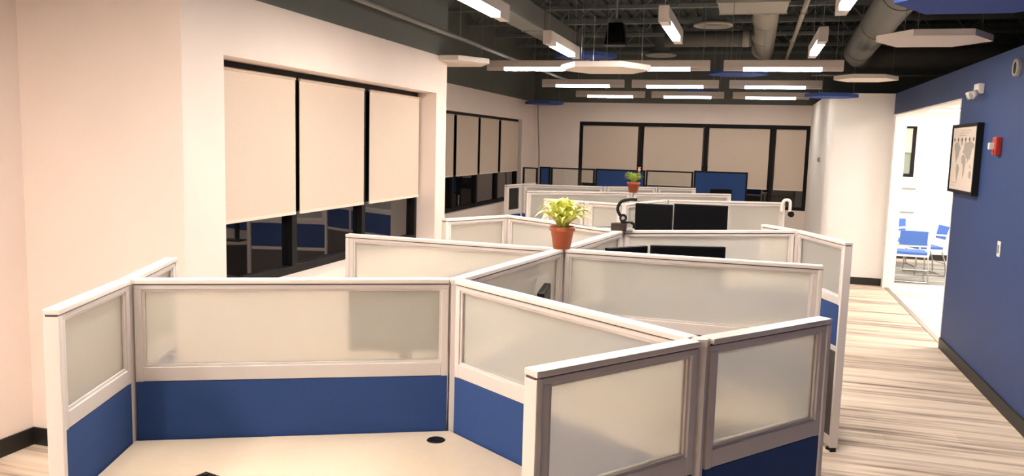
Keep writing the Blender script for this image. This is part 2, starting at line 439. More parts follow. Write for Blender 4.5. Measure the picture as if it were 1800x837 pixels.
for (u0, u1, lb) in ((10.82, 11.88, 'sliver of beige shade of the far left window, cut off by white wall corner'),
                     (12.02, 13.06, 'beige roller shade of the far left window, second from the white wall corner'),
                     (13.19, 14.23, 'middle beige roller shade of the far left window'),
                     (14.38, 15.55, 'right beige roller shade of the far left window, brightest of its three')):
    shade(lb, 'y', sp, u0, u1, 1.40, 2.35)
sp = P3 - 0.075
for (u0, u1, lb) in ((-3.28, -2.16, 'first beige roller shade of the back wall window, leftmost pane above dark glass screens'),
                     (-2.04, -0.89, 'second beige roller shade of the back wall window, behind the small flowering plant'),
                     (-0.77, 0.36, 'third beige roller shade of the back wall window, above the right blue screen'),
                     (0.48, 1.02, 'fourth beige roller shade of the back wall window, next to white column')):
    shade(lb, 'x', sp, u0, u1, 1.18, 2.33)
shade('small shade in the narrow window of the bright side room', 'x', YBACK+0.08-0.075, 2.47, 2.86, 1.97, 2.40)

# ================================================================== CUBICLE PANELS
T = 1.38
N = dict(A0=(-2.115, 2.05), A1=(-2.315, 2.61), A2=(-2.545, 3.16), B=(-1.148, 3.17), C=(-0.966, 4.345), CL=(-2.292, 4.405), CR=(0.390, 4.335),
         D=(-0.108, 2.468), D0=(-0.500, 1.950), D1=(0.288, 2.965), E=(-0.811, 5.482), ER=(0.378, 6.178), E2=(0.640, 5.51), W1=(0.140, 6.53),
         F=(-1.809, 6.178), FL=(-2.130, 5.60), G1=(-2.025, 8.276), G2=(-1.552, 8.150), J=(-1.159, 8.05), K=(-0.846, 8.981), KR=(0.405, 9.425),
         L=(-2.567, 9.524), M=(-1.38, 10.11), N=(-0.200, 10.70), O=(-3.14, 10.60), OP=(-3.05, 11.02), P=(-2.985, 11.53),
         Q=(-1.903, 11.25), R=(-1.25, 11.76), U=(-0.70, 11.84))
GRP = 'glazed cubicle panels'
def panel(p, q, label, glass='frost', end0=False, end1=False, g0=0.03, g1=0.03, blue=True):
    P, Q = Vector(N[p]), Vector(N[q]); d = Q-P; Ln = d.length
    t = thing('cubicle_panel', label, 'partition panel', (P.x, P.y, 0), math.atan2(d.y, d.x))
    a, c = (0.0 if end0 else g0), (Ln if end1 else Ln-g1)
    e0, e1 = (0.022 if end0 else 0), (0.022 if end1 else 0)
    f = nb(); box(f, a, c, -0.027, 0.027, T-0.018, T, 0.004); tc_ = obj('top_cap', f, 'cap', t)
    f = nb(); box(f, a, c, -0.018, 0.018, T-0.0235, T-0.017); obj('cap_groove', f, 'seal', tc_, 'dark groove under the cap')
    x0, x1 = a+e0, c-e1; sw = 0.028; ZT = 1.340; ZB = 0.968
    f = nb()
    box(f, x0, x1, -0.021, 0.021, ZT, T-0.023, 0.003)
    box(f, x0, x0+sw, -0.021, 0.021, ZB, ZT, 0.003); box(f, x1-sw, x1, -0.021, 0.021, ZB, ZT, 0.003)
    box(f, x0+sw, x1-sw, -0.021, 0.021, ZB+0.002, 1.026, 0.003)
    for s in (-1, 1):     # glazing beads
        ys = (0.006, 0.014) if s > 0 else (-0.014, -0.006)
        box(f, x0+sw, x1-sw, *ys, ZT-0.010, ZT+0.001); box(f, x0+sw, x1-sw, *ys, 1.025, 1.036)
        box(f, x0+sw-0.001, x0+sw+0.010, *ys, 1.036, ZT-0.010); box(f, x1-sw-0.010, x1-sw+0.001, *ys, 1.036, ZT-0.010)
    obj('frame', f, 'alu', t)
    f = nb(); box(f, x0+sw, x1-sw, -0.003, 0.003, 1.024, ZT+0.002); obj('glass_pane', f, glass, t)
    f = nb(); box(f, x0, x1, -0.020, 0.020, 0.70, ZB, 0.004); obj('fabric_tile', f, 'fabric' if blue else 'alu', t)
    f = nb(); box(f, x0, x1, -0.022, 0.022, 0.665, 0.70, 0.003); obj('middle_rail', f, 'cap', t)
    f = nb(); box(f, x0, x1, -0.018, 0.018, 0.10, 0.665, 0.003); obj('lower_tile', f, 'low_tile', t)
    f = nb(); box(f, x0, x1, -0.021, 0.021, 0.035, 0.10, 0.003); obj('base_rail', f, 'alu', t)
    for xx in (x0+0.04, x1-0.04):
        f = nb(); cyl(f, (xx, 0, 0), (xx, 0, 0.012), 0.022, n=14); cyl(f, (xx, 0, 0.012), (xx, 0, 0.036), 0.007, n=10); obj('leveling_foot', f, 'plastic_black', t)
    for en, xa in ((end0, 0.0), (end1, Ln-0.022)):
        if en:
            f = nb(); box(f, xa, xa+0.022, -0.026, 0.026, 0.03, T-0.022, 0.004); obj('end_trim', f, 'cap', t)
            f = nb(); box(f, xa+0.002, xa+0.020, -0.018, 0.018, 0.0, 0.031, 0.003); obj('end_foot', f, 'plastic_black', t)
    return t
def post(n, label, lift=0.0):
    x, y = N[n]
    t = thing('corner_post', label, 'post', (x, y, 0))
    f = nb(); prism(f, [(0.027*math.cos(k*PI/3+0.3), 0.027*math.sin(k*PI/3+0.3)) for k in range(6)], 0.02, T-0.02+lift); obj('post_body', f, 'alu', t)
    f = nb(); prism(f, [(0.030*math.cos(k*PI/3+0.3), 0.030*math.sin(k*PI/3+0.3)) for k in range(6)], T-0.02+lift, T+0.001+lift, 0.003); obj('post_cap', f, 'cap', t)
    f = nb(); cyl(f, (0, 0, 0), (0, 0, 0.021), 0.02, n=14); obj('leveling_foot', f, 'plastic_black', t)
    return t
panel('A0', 'A1', 'short glazed panel at front left with white end post, closing the near desk', end0=True)
panel('A1', 'A2', 'short glazed panel behind the front left corner, its cap tip against the bare wall', end1=True)
panel('A1', 'B', 'wide front glazed panel over blue fabric, straight behind the near beige desk')
panel('B', 'D', 'long glazed panel slanting down right from the near centre post')
panel('B', 'C', 'glazed panel running back from the near centre post to the large potted plant')
panel('D0', 'D', 'nearest right glazed panel with grey frame and pale end post at bottom centre', end0=True)
panel('D', 'D1', 'near right glazed panel with grey frame above dark blue fabric, free end by the aisle', end1=True)
panel('CL', 'C', 'long glazed panel left of the large potted plant, free end before the near window', end0=True)
panel('C', 'CR', 'long glazed panel right of the large potted plant, two monitor tops showing behind', end1=True)
panel('C', 'E', 'glazed panel running back from the large potted plant to the headset dock')
panel('E', 'ER', 'glazed panel right of the headset dock, before the paired black monitors', g1=0.05)
panel('E', 'F', 'glazed panel directly behind the large potted plant, left of the headset dock')
panel('FL', 'F', 'short glazed panel by the white wall corner, left of the large plant', end0=True)
panel('ER', 'E2', 'glazed side panel beside the aisle with tall grey edge post and blue strip', end1=True)
panel('W1', 'ER', 'short low-seen glazed panel end pointing left behind the aisle side panel', end0=True, g1=0.06)
panel('G1', 'G2', 'short glazed panel end rising just behind the large plant leaves', end0=True)
panel('G2', 'J', 'glazed panel left of the standing headset, beyond the headset dock')
panel('J', 'K', 'short glazed panel behind the left of the paired black monitors')
panel('K', 'KR', 'glazed panel behind and right of the paired black monitors, white headset on its end', end1=True)
panel('L', 'M', 'bright capped glazed panel at the left of the row under the small flowering plant', end0=True)
panel('M', 'N', 'glazed panel right of the small flowering plant, ending before the right blue screen', end1=True)
panel('O', 'OP', 'clear glass panel end at far left before the far window', glass='clear', end0=True)
panel('OP', 'P', 'far left glazed panel running back behind the clear glass end panel', end1=True, g0=0.05)
panel('OP', 'Q', 'greyish capped far glazed panel left of the small flowering plant', g0=0.05)
panel('Q', 'R', 'far glazed panel directly behind the small flowering plant')
panel('R', 'U', 'short far glazed panel with white end post before the right blue screen', end1=True)
for n, lb in (('A1', 'corner post at the front left where three panels meet'), ('B', 'near centre post where wide front panel and slanting panel meet'),
              ('C', 'post directly under the large potted plant'), ('D', 'grey post between the two nearest right panels'),
              ('E', 'post under the headset dock'), ('F', 'post left of the large plant joining short panel by the wall corner'),
              ('ER', 'post by the aisle where the side panel turns'), ('G2', 'pale post just right of the large plant leaves'),
              ('J', 'post behind the standing headset'), ('K', 'post above the paired black monitors'),
              ('M', 'post under the small flowering plant'), ('OP', 'far left post beside the clear glass end panel'),
              ('Q', 'far post left behind the small flowering plant'), ('R', 'far post right behind the small flowering plant')):
    post(n, lb)

# ---- worktops
def inset(poly, d):
    """offset a CCW polygon inwards"""
    n = len(poly); out = []
    for i in range(n):
        p0, p1, p2 = Vector(poly[i-1]), Vector(poly[i]), Vector(poly[(i+1) % n])
        a, c = (p1-p0).normalized(), (p2-p1).normalized()
        na, nc = Vector((-a.y, a.x)), Vector((-c.y, c.x))
        k = (na+nc); k = k/k.length_squared*2 if k.length > 1e-6 else na
        out.append(tuple(p1 + k*d))
    return out
def worktop(poly, label, legs, holes=()):
    poly = inset(poly, 0.026)
    cx = sum(p[0] for p in poly)/len(poly); cy = sum(p[1] for p in poly)/len(poly)
    t = thing('corner_desk', label, 'desk', (cx, cy, 0))
    lp = [(x-cx, y-cy) for x, y in poly]
    f = nb(); prism(f, lp, 0.706, 0.73, 0.003); obj('worktop', f, 'desk', t)
    f = nb(); prism(f, inset(lp, -0.001), 0.708, 0.726); obj('edge_band', f, 'desk_edge', t)
    for x, y in legs:
        f = nb(); box(f, x-cx-0.025, x-cx+0.025, y-cy-0.025, y-cy+0.025, 0.012, 0.706, 0.004); box(f, x-cx-0.035, x-cx+0.035, y-cy-0.035, y-cy+0.035, 0.0, 0.014, 0.004); obj('leg', f, 'alu', t)
    for x, y in holes:
        f = nb(); lathe(f, [(0.0, 0.7303), (0.026, 0.7303), (0.030, 0.734), (0.036, 0.733), (0.038, 0.7305)], 22, (x-cx, y-cy, 0)); obj('cable_grommet', f, 'plastic_black', t, 'black round cable grommet')
    return t
def lerp(a, c, k): return (a[0]+(c[0]-a[0])*k, a[1]+(c[1]-a[1])*k)
A0, A1, Bn, Cn, Dn, D0 = N['A0'], N['A1'], N['B'], N['C'], N['D'], N['D0']
front = [lerp(Bn, Dn, 0.97), Bn, A1, lerp(A1, A0, 0.98)]
fr = [(-2.0, 1.93), (-1.72, 1.99), (-1.45, 2.10), (-1.15, 2.18), (-0.90, 2.14), (-0.66, 2.02), (-0.50, 1.98)]
worktop([A1, lerp(A1, A0, 0.98)] + [(-1.95, 1.98), (-1.62, 2.17), (-1.30, 2.26), (-1.00, 2.22), (-0.72, 2.02), (-0.55, 1.99)] + [Dn, Bn],
        'large beige corner desk in the near open cubicle at the bottom of the photo', [(-1.95, 2.1), (-0.72, 2.12)], [(-1.165, 3.015)])
worktop([Bn, Cn, N['CL'], (-2.28, 3.80), (-1.95, 3.70), (-1.82, 3.45), (-2.0, 2.83)],
        'beige corner desk seen blurred through the wide front glass', [(-2.2, 3.85), (-1.9, 3.0)])
worktop([Bn, lerp(Bn, Dn, 0.96), (0.05, 2.85), (-0.30, 3.28), (-0.25, 3.62), (0.30, 3.72), (0.36, 4.33), Cn],
        'beige corner desk right of the near centre post, before the long right panel', [(0.25, 3.8), (-0.05, 2.85)])
worktop([Cn, N['CR'], (0.38, 4.85), (-0.05, 5.0), (0.0, 5.35), (0.52, 5.62), N['ER'], N['E']],
        'beige corner desk under the two half-hidden monitors', [(0.28, 4.85), (0.45, 5.7)])
worktop([N['E'], N['F'], (-2.10, 5.66), (-1.75, 5.35), (-1.85, 5.0), (-2.26, 4.95), N['CL'], Cn],
        'beige corner desk left of the large potted plant behind its long panel', [(-2.2, 5.0), (-2.0, 5.6)])
worktop([N['J'], (-0.55, 7.62), (0.1, 7.85), (0.62, 8.75), N['KR'], N['K']],
        'beige desk carrying the paired black monitors', [(-0.5, 7.72), (0.5, 8.75)])

# ================================================================== MONITORS
def monitor(loc, rz, label, w=0.49, h=0.29, zc=1.22, zbase=0.73, group=None, bd=0.12):
    t = thing('monitor', label, 'monitor', (loc[0], loc[1], zbase), rz, group)   # screen faces local -Y
    c = zc - zbase
    f = nb(); box(f, -w/2, w/2, -0.008, 0.026, c-h/2, c+h/2, 0.006); hg = obj('housing', f, 'plastic_black', t)
    f = nb(); box(f, -w/2+0.009, w/2-0.009, -0.0095, -0.0075, c-h/2+0.018, c+h/2-0.009); obj('screen', f, 'screen', hg)
    f = nb(); box(f, -0.03, 0.03, 0.026, 0.042, 0.012, c+0.05, 0.006); obj('stand_neck', f, 'plastic_black', t)
    f = nb(); box(f, -0.12, 0.12, bd-0.19, bd, 0.0, 0.014, 0.006); obj('stand_base', f, 'plastic_black', t)
    return t
def ang(p, q): a, c = N[p], N[q]; return math.atan2(c[1]-a[1], c[0]-a[0])
monitor((-0.880, 8.19), math.radians(-3), 'left of the paired black monitors behind the headset dock, screen dark', w=0.375, h=0.30, zc=1.232, bd=0.05)
monitor((-0.425, 8.20), math.radians(3), 'right of the paired black monitors behind the headset dock, screen dark', w=0.52, h=0.30, zc=1.245)
monitor((-0.715, 5.20), math.radians(50), 'black monitor top turned aside, half hidden behind the long right panel near the dock', w=0.34, h=0.28, zc=1.165, bd=0.045)
monitor((-0.345, 5.36), math.radians(18), 'black monitor top facing forward, half hidden behind the long right panel', w=0.49, h=0.28, zc=1.175)
monitor((-1.48, 3.42), math.radians(202), 'dark monitor blurred behind the right half of the wide front glass', w=0.52, h=0.30, zc=1.13)
monitor((-0.935, 3.90), math.radians(97), 'monitor seen edge on as a dark corner before the glass under the large plant', w=0.30, h=0.24, zc=1.115, bd=0.043)

# ================================================================== DESK ITEM
t = thing('keyboard', 'black keyboard corner on the near beige desk at the bottom edge', 'keyboard', (-1.615, 2.268, 0.7335), math.radians(-14))
f = nb(); box(f, -0.21, 0.21, -0.07, 0.075, 0.0, 0.018, 0.006); obj('case', f, 'plastic_black', t)
f = nb()
for i in range(14):
    for j in range(5): box(f, -0.198+i*0.0285, -0.198+i*0.0285+0.024, -0.06+j*0.026, -0.06+j*0.026+0.021, 0.0175, 0.024)
obj('keys', f, 'plastic_black', t)

# ================================================================== PLANTS
def leaf(f, base, az, length, width, rise, droop, n=8):
    d = Vector((math.cos(az), math.sin(az), 0)); s = Vector((-math.sin(az), math.cos(az), 0))
    pv = None
    for i in range(n+1):
        k = i/n
        p = Vector(base) + d*length*(k**1.15) + Vector((0, 0, rise*math.sin(k*PI*0.62) - droop*k**2.4))
        w = width*(0.22 + 1.0*math.sin(PI*min(1, k*0.9+0.08))**0.9)*(1-k**6)
        dz = Vector((0, 0, 0.22*w))
        row = [f.verts.new(p - s*w/2 + dz), f.verts.new(p), f.verts.new(p + s*w/2 + dz)]
        if pv:
            for a in (0, 1):
                q = f.faces.new((pv[a], pv[a+1], row[a+1], row[a])); q.smooth = True
        pv = row
def pot(t, r0, r1, h):
    f = nb(); lathe(f, [(0.0, 0.0), (r0, 0.0), (r0+(r1-r0)*0.80*0.86, h*0.80), (r1*0.97, h*0.80), (r1, h*0.815), (r1, h), (r1-0.004, h), (r1-0.006, h*0.86), (0.0, h*0.86)], 32); po = obj('pot', f, 'pot', t)
    f = nb(); lathe(f, [(0, h*0.885), (r1*0.6, h*0.89), (r1-0.008, h*0.865)], 24); obj('soil', f, 'soil', po)
t = thing('potted_plant', 'large potted plant with yellow-green variegated leaves in terracotta pot on panel junction', 'plant', (N['C'][0]+0.006, N['C'][1], T+0.001))
pot(t, 0.047, 0.070, 0.122)
f = nb(); rnd = random.Random(3)
for i in range(60):
    az = rnd.uniform(0, 2*PI); kk = i/60
    le = rnd.uniform(0.08, 0.165)*(1.0 if kk > 0.35 else 0.55)
    ri = rnd.uniform(0.05, 0.115) if kk > 0.35 else rnd.uniform(0.10, 0.135)
    leaf(f, (0.018*math.cos(az), 0.018*math.sin(az), 0.105), az, le, rnd.uniform(0.030, 0.048), ri+0.03, rnd.uniform(0.0, 0.05) if kk > 0.35 else 0.0)
o = obj('foliage', f, 'leaf', t); sm = o.modifiers.new('thick', 'SOLIDIFY'); sm.thickness = 0.0008
f = nb(); rnd = random.Random(5)
for i in range(12):
    az = i*2*PI/12; tube(f, [(0.012*math.cos(az), 0.012*math.sin(az), 0.1), (0.02*math.cos(az), 0.02*math.sin(az), 0.14), (0.035*math.cos(az), 0.035*math.sin(az), 0.17)], 0.0018, 6)
obj('stems', f, 'leaf2', t)
px, py = lerp(N['L'], N['M'], 0.0), 0
t = thing('potted_plant', 'small flowering plant in terracotta pot with one pink bloom, farther back on panel cap', 'plant', (-1.355, 10.125, T+0.001))
pot(t, 0.055, 0.082, 0.125)
f = nb(); rnd = random.Random(9)
for i in range(34):
    az = rnd.uniform(0, 2*PI); leaf(f, (0.02*math.cos(az), 0.02*math.sin(az), 0.11), az, rnd.uniform(0.06, 0.12), rnd.uniform(0.03, 0.05), rnd.uniform(0.06, 0.14), rnd.uniform(0.0, 0.03))
o = obj('foliage', f, 'leaf2', t); sm = o.modifiers.new('thick', 'SOLIDIFY'); sm.thickness = 0.0008
f = nb(); tube(f, curve([(0.02, 0, 0.11), (0.05, 0, 0.20), (0.062, 0, 0.27)]), 0.003, 6); stem = obj('flower_stem', f, 'leaf2', t)
f = nb()
for k in range(7):
    az = k*2*PI/7; leaf(f, (0.062, 0, 0.262), az, 0.026, 0.020, 0.05, 0.0, 5)
lathe(f, [(0, 0.255), (0.014, 0.262), (0.017, 0.285), (0.010, 0.305), (0, 0.31)], 12, (0.062, 0, 0)); obj('bloom', f, 'pink', stem)

# ================================================================== HEADSET + DOCK
ex, ey = N['E']
t = thing('headset_dock', 'dark brown headset charging dock on the panel junction right of the large plant', 'dock', (ex+0.015, ey, T+0.001), math.radians(5))
f = nb(); box(f, -0.075, 0.03, -0.04, 0.045, 0.0, 0.05, 0.006); obj('dock_body', f, 'plastic_brown', t)
f = nb(); box(f, 0.03, 0.075, -0.04, 0.045, 0.0, 0.018, 0.005); obj('dock_foot', f, 'silver', t, 'pale silver end of the dock')
f = nb(); box(f, -0.01, 0.07, -0.02, 0.025, 0.05, 0.062, 0.005); tube(f, curve([(0.055, 0, 0.055), (0.075, 0, 0.045), (0.078, 0, 0.018)]), 0.009, 8); obj('cradle', f, 'plastic_black', t)
f = nb(); tube(f, curve([(-0.075, 0.01, 0.02), (-0.16, 0.04, 0.010), (-0.24, 0.12, 0.006), (-0.40, 0.27, 0.006)]), 0.0025, 6); obj('power_cable', f, 'plastic_black', t)
t = thing('headset', 'black headset with single earpiece standing on the brown dock', 'headset', (ex+0.015, ey, T+0.051), math.radians(5))
f = nb()
hp = curve([(-0.005, 0, 0.035), (-0.032, 0, 0.075), (-0.034, 0, 0.11), (-0.012, 0, 0.145), (0.035, 0, 0.160), (0.09, 0, 0.163)])
tube(f, hp, 0.011, 8); obj('headband', f, 'plastic_black', t)
f = nb(); cyl(f, (0.003, -0.018, 0.035), (0.003, 0.018, 0.035), 0.026, n=20); cup = obj('ear_cup', f, 'plastic_black', t)
f = nb(); cyl(f, (0.003, -0.019, 0.035), (0.003, -0.0175, 0.035), 0.012, n=16); obj('ear_badge', f, 'grey', cup)
f = nb(); box(f, -0.012, 0.018, -0.008, 0.008, 0.001, 0.016, 0.003); obj('mic_base', f, 'plastic_black', t)

kx, ky = N['KR']
t = thing('headset', 'white headset hooked over the far panel end near the white column', 'headset', (kx+0.03, ky, T), math.radians(10))
f = nb(); tube(f, curve([(-0.07, -0.046, -0.10), (-0.068, -0.046, -0.03), (-0.045, -0.045, 0.022), (-0.01, -0.042, 0.03), (0.018, -0.035, 0.012), (0.024, -0.03, -0.04), (0.022, -0.03, -0.10)]), 0.017, 10); obj('headband', f, 'plastic_white', t)
f = nb(); cyl(f, (0.035, -0.06, -0.125), (0.035, -0.02, -0.125), 0.032, n=18); obj('ear_cup', f, 'plastic_black', t, 'black round ear pad')

# ================================================================== BACK SCREENS (dark frames)
def screen(x0, x1, z0, z1, y, label, fill, name='glass_screen', cat='screen'):
    t = thing(name, label, cat, ((x0+x1)/2, y, 0)); w = (x1-x0)/2
    f = nb(); box(f, -w, w, -0.02, 0.02, z1-0.025, z1, 0.003); box(f, -w, w, -0.02, 0.02, z0-0.03, z0, 0.003)
    box(f, -w, -w+0.03, -0.02, 0.02, 0.0, z1-0.025, 0.003); box(f, w-0.03, w, -0.02, 0.02, 0.0, z1-0.025, 0.003); obj('frame', f, 'black', t)
    f = nb(); box(f, -w+0.03, w-0.03, -0.006, 0.006, z0, z1-0.025); obj('pane', f, fill, t)
    f = nb(); box(f, -w+0.03, w-0.03, -0.012, 0.012, 0.06, z0-0.03); obj('lower_panel', f, 'low_tile', t)
    return t
screen(-3.98, -3.70, 1.10, 1.51, 14.5, 'narrow black framed clear screen at far left of the back row', 'clear')
screen(-3.66, -3.46, 1.00, 1.53, 14.5, 'slim dark blue screen at the far left of the back row', 'fabric', 'fabric_screen')
screen(-3.45, -2.64, 1.10, 1.525, 14.5, 'black framed clear screen left of the small plant in the back row', 'clear')
screen(-2.63, -1.74, 1.05, 1.53, 14.5, 'wide blue screen directly behind the small flowering plant', 'fabric', 'fabric_screen')
screen(-1.73, -0.91, 1.10, 1.535, 14.5, 'black framed clear screen between the two wide blue screens', 'clear')
screen(-0.90, 0.0, 0.90, 1.555, 14.5, 'wide blue screen at the right end of the back row', 'fabric', 'fabric_screen')
monitor((-0.42, 14.2), 0.0, 'low black monitor in front of the right blue screen', w=0.36, h=0.22, zc=1.16, zbase=0.73)
worktop([(-0.9, 13.75), (-0.02, 13.75), (-0.02, 14.46), (-0.9, 14.46)], 'straight beige desk before the right blue screen', [(-0.8, 13.85), (-0.1, 13.85), (-0.8, 14.36), (-0.1, 14.36)])

# ================================================================== CEILING THINGS
ZF = 2.83
def make_lamp(label, glow, loc, rz, group=None):
    t0 = thing('pendant_lamp', label, 'lamp', loc, rz, group)
    f = nb(); box(f, -0.635, 0.635, -0.035, 0.035, 0.040, 0.120, 0.004); obj('housing', f, 'lamp_body', t0)
    f = nb(); box(f, -0.42, 0.42, -0.033, 0.033, 0.002, 0.041, 0.004); df = obj('diffuser', f, 'lamp_side', t0)
    f = nb(); box(f, -0.415, 0.415, -0.029, 0.029, 0.0, 0.003); obj('light_strip', f, glow, df)
    for s in (-1, 1):
        f = nb(); box(f, min(s*0.42, s*0.632), max(s*0.42, s*0.632), -0.033, 0.033, 0.001, 0.041, 0.004); obj('diffuser_end', f, 'lamp_dim', t0)
        f = nb(); cyl(f, (s*0.56, 0, 0.115), (s*0.56, 0, DECK-ZF-0.04), 0.003, n=6); obj('suspension_cable', f, 'wire', t0)
        f = nb(); box(f, min(s*0.633, s*0.641), max(s*0.633, s*0.641), -0.037, 0.037, 0.0, 0.117, 0.003); obj('end_cap', f, 'lamp_body', t0)
    return t0
lamps = []
for y, ys in ((9.76, 'nearest crosswise row'), (12.56, 'middle crosswise row'), (15.15, 'farthest crosswise row')):
    for x, xs in ((-2.53, 'left'), (-1.13, 'middle'), (0.30, 'right')):
        lamps.append((x, y, 0, 'linear pendant lamp, %s of the %s' % (xs, ys)))
lamps += [(-1.78, 5.22, PI/2, 'lengthwise linear pendant lamp at top left, cut by the photo edge beside the grey duct'),
          (-1.78, 7.80, PI/2, 'lengthwise linear pendant lamp left, second from the photo edge, above the hexagon panel'),
          (-0.64, 6.62, PI/2, 'lengthwise linear pendant lamp near the top centre beside the round diffuser'),
          (0.52, 7.78, PI/2, 'lengthwise linear pendant lamp right of centre, below the sprinkler pipe'),
          (0.52, 5.18, PI/2, 'lengthwise linear pendant lamp at the top edge, beside the right round duct')]
src = {}
for x, y, rz, lb in lamps:
    k = 'lamp_glow' if rz else 'lamp_glow_low'
    if k not in src: src[k] = make_lamp(lb, k, (x, y, ZF), rz)
    else: dup(src[k], (x, y, ZF), rz, lb)
for x, y in ((-1.78, 0.02), (-0.64, 3.96), (-2.9, 1.3), (-2.9, -1.3), (-3.75, 0.02), (-1.78, 2.62), (-3.75, -2.6)):  # unseen lamps added to brighten the near walls, panels and desk
    dup(src['lamp_glow'], (x, y, ZF), PI/2, 'unseen linear pendant lamp added overhead near the viewpoint for light', 'unseen pendant lamps added near the viewpoint')

def hexa(x, y, z, r, label, m_, top=4.26, wires=(0, 2, 4), name='acoustic_panel', rz=0.0):
    t = thing(name, label, 'acoustic panel', (x, y, z), rz)
    f = nb(); prism(f, [(r*math.cos(k*PI/3), r*math.sin(k*PI/3)) for k in range(6)], 0.0, 0.05, 0.004); obj('felt_panel', f, m_, t)
    for k in wires:
        f = nb(); cyl(f, (0.8*r*math.cos(k*PI/3), 0.8*r*math.sin(k*PI/3), 0.05), (0.8*r*math.cos(k*PI/3), 0.8*r*math.sin(k*PI/3), top-z), 0.002, n=6); obj('suspension_wire', f, 'wire', t)
    return t
hexa(1.34, 7.20, ZF, 0.42, 'large white hexagon acoustic panel at right below the blue one', 'hex_white', 3.19)
hexa(1.32, 10.95, ZF, 0.37, 'white hexagon acoustic panel above the white column wall', 'hex_white', 4.26, (0, 3))
hexa(-1.33, 7.62, 2.64, 0.42, 'bright white hexagon acoustic panel before the nearest lamp row', 'hex_white')
hexa(-3.05, 8.15, 2.755, 0.42, 'white hexagon acoustic panel peeking past the white wall corner', 'hex_white')
hexa(-3.88, 15.55, 2.71, 0.38, 'blue hexagon acoustic panel in the far left corner', 'hex_blue')
hexa(1.04, 12.15, 2.69, 0.35, 'blue hexagon acoustic panel at the top of the white column', 'hex_blue', 3.19)
hexa(-0.22, 12.12, 2.99, 0.42, 'blue hexagon acoustic panel between the nearest and middle lamp rows', 'hex_blue', 3.57)
hexa(-2.17, 10.9, 3.10, 0.42, 'blue hexagon acoustic panel above the left of the nearest lamp row', 'hex_blue', 3.19)
hexa(-0.98, 15.62, 2.95, 0.36, 'blue hexagon acoustic panel over the middle lamp of the farthest row', 'hex_blue')
hexa(1.27, 5.38, ZF, 0.50, 'large blue hexagon acoustic panel at the top right edge', 'hex_blue', 3.19)

# joists
def joist(y, first=[None]):
    if first[0] is None:
        t = thing('roof_joist', 'dark open-web roof joist crossing under the deck', 'joist', (0, y, 0), 0, 'open-web roof joists')
        f = nb(); box(f, -5.0, 6.2, -0.04, 0.04, 4.18, 4.25); obj('top_chord', f, 'joist', t)
        f = nb(); box(f, -5.0, 6.2, -0.035, 0.035, 3.74, 3.79); obj('bottom_chord', f, 'joist', t)
        f = nb(); x = -5.0; up_ = True
        while x < 6.0:
            a, c = ((x, 0, 3.78), (x+0.4, 0, 4.2)) if up_ else ((x, 0, 4.2), (x+0.4, 0, 3.78))
            cyl(f, a, c, 0.011, n=6); x += 0.4; up_ = not up_
        obj('web_rods', f, 'joist', t); first[0] = t
    else: dup(first[0], (0, y, 0), 0, first[0]['label'], 'open-web roof joists')
for y in (8.2, 9.6, 10.95, 12.3, 13.7, 15.1, 16.3): joist(y)

# ducts
t = thing('round_duct', 'large grey round duct running back along the middle of the ceiling', 'duct', (0.10, 13.2, 3.75))
f = nb(); cyl(f, (0, -2.53, 0), (0.06, 3.29, 0), 0.165, n=32); obj('duct_pipe', f, 'duct', t)
for y in (-1.2, 0.6, 2.4):
    f = nb(); cyl(f, (0.0, y, 0), (0.0, y+0.04, 0), 0.172, n=32); obj('seam_collar', f, 'duct', t)
    f = nb(); cyl(f, (0.0, y+0.02, 0.16), (0.0, y+0.02, DECK-3.75-0.03), 0.004, n=6); obj('hanger', f, 'wire', t)
t = thing('duct_plenum', 'pale box plenum at the top edge before the middle round duct', 'duct', (-0.05, 10.2, 3.6))
f = nb(); box(f, -0.40, 0.385, -0.40, 0.44, 0.0, 0.42, 0.01); obj('box_shell', f, 'duct', t)
f = nb(); box(f, -0.41, 0.395, 0.41, 0.455, -0.006, 0.03, 0.004); box(f, -0.41, 0.395, -0.415, -0.38, -0.006, 0.03, 0.004); obj('flange', f, 'duct', t)
for s in (-0.3, 0.3):
    f = nb(); cyl(f, (s, 0, 0.42), (s, 0, DECK-3.6-0.04), 0.005, n=6); obj('hanger', f, 'wire', t)
t = thing('branch_duct', 'grey round branch duct crossing left from the middle duct', 'duct', (-0.6, 13.0, 3.60))
f = nb(); cyl(f, (-0.75, 0, 0), (0.53, 0, 0), 0.115, n=26); obj('duct_pipe', f, 'duct_dark', t)
f = nb(); cyl(f, (0.40, 0, 0), (0.50, 0, 0), 0.122, n=26); obj('seam_collar', f, 'duct', t)
t = thing('round_duct', 'grey round duct at right turning with an elbow over the white column wall', 'duct', (0, 0, 0))
f = nb(); tube(f, [(1.15, 6.4, 3.38), (1.22, 8.0, 3.38), (1.30, 10.0, 3.38), (1.38, 12.2, 3.38), (1.41, 12.9, 3.38), (1.48, 13.25, 3.38), (1.62, 13.48, 3.38), (1.85, 13.6, 3.38), (2.3, 13.62, 3.38), (4.6, 13.62, 3.38)], 0.18, 28); obj('duct_pipe', f, 'duct_dark', t)
for (x, y) in ((1.22, 8.0), (1.30, 10.0), (1.38, 12.2)):
    f = nb(); cyl(f, (x, y, 3.38), (x+0.002, y+0.05, 3.38), 0.187, n=28); obj('seam_collar', f, 'duct_dark', t)
    f = nb(); cyl(f, (x, y, 3.56), (x, y, DECK-0.03), 0.004, n=6); obj('hanger', f, 'wire', t)
t = thing('box_duct', 'dark grey rectangular duct along the left behind the lengthwise lamps', 'duct', (-2.40, 9.6, 3.20))
f = nb(); box(f, -0.13, 0.13, -4.2, 1.6, 0, 0.22, 0.01); obj('duct_shell', f, 'duct_dark', t)
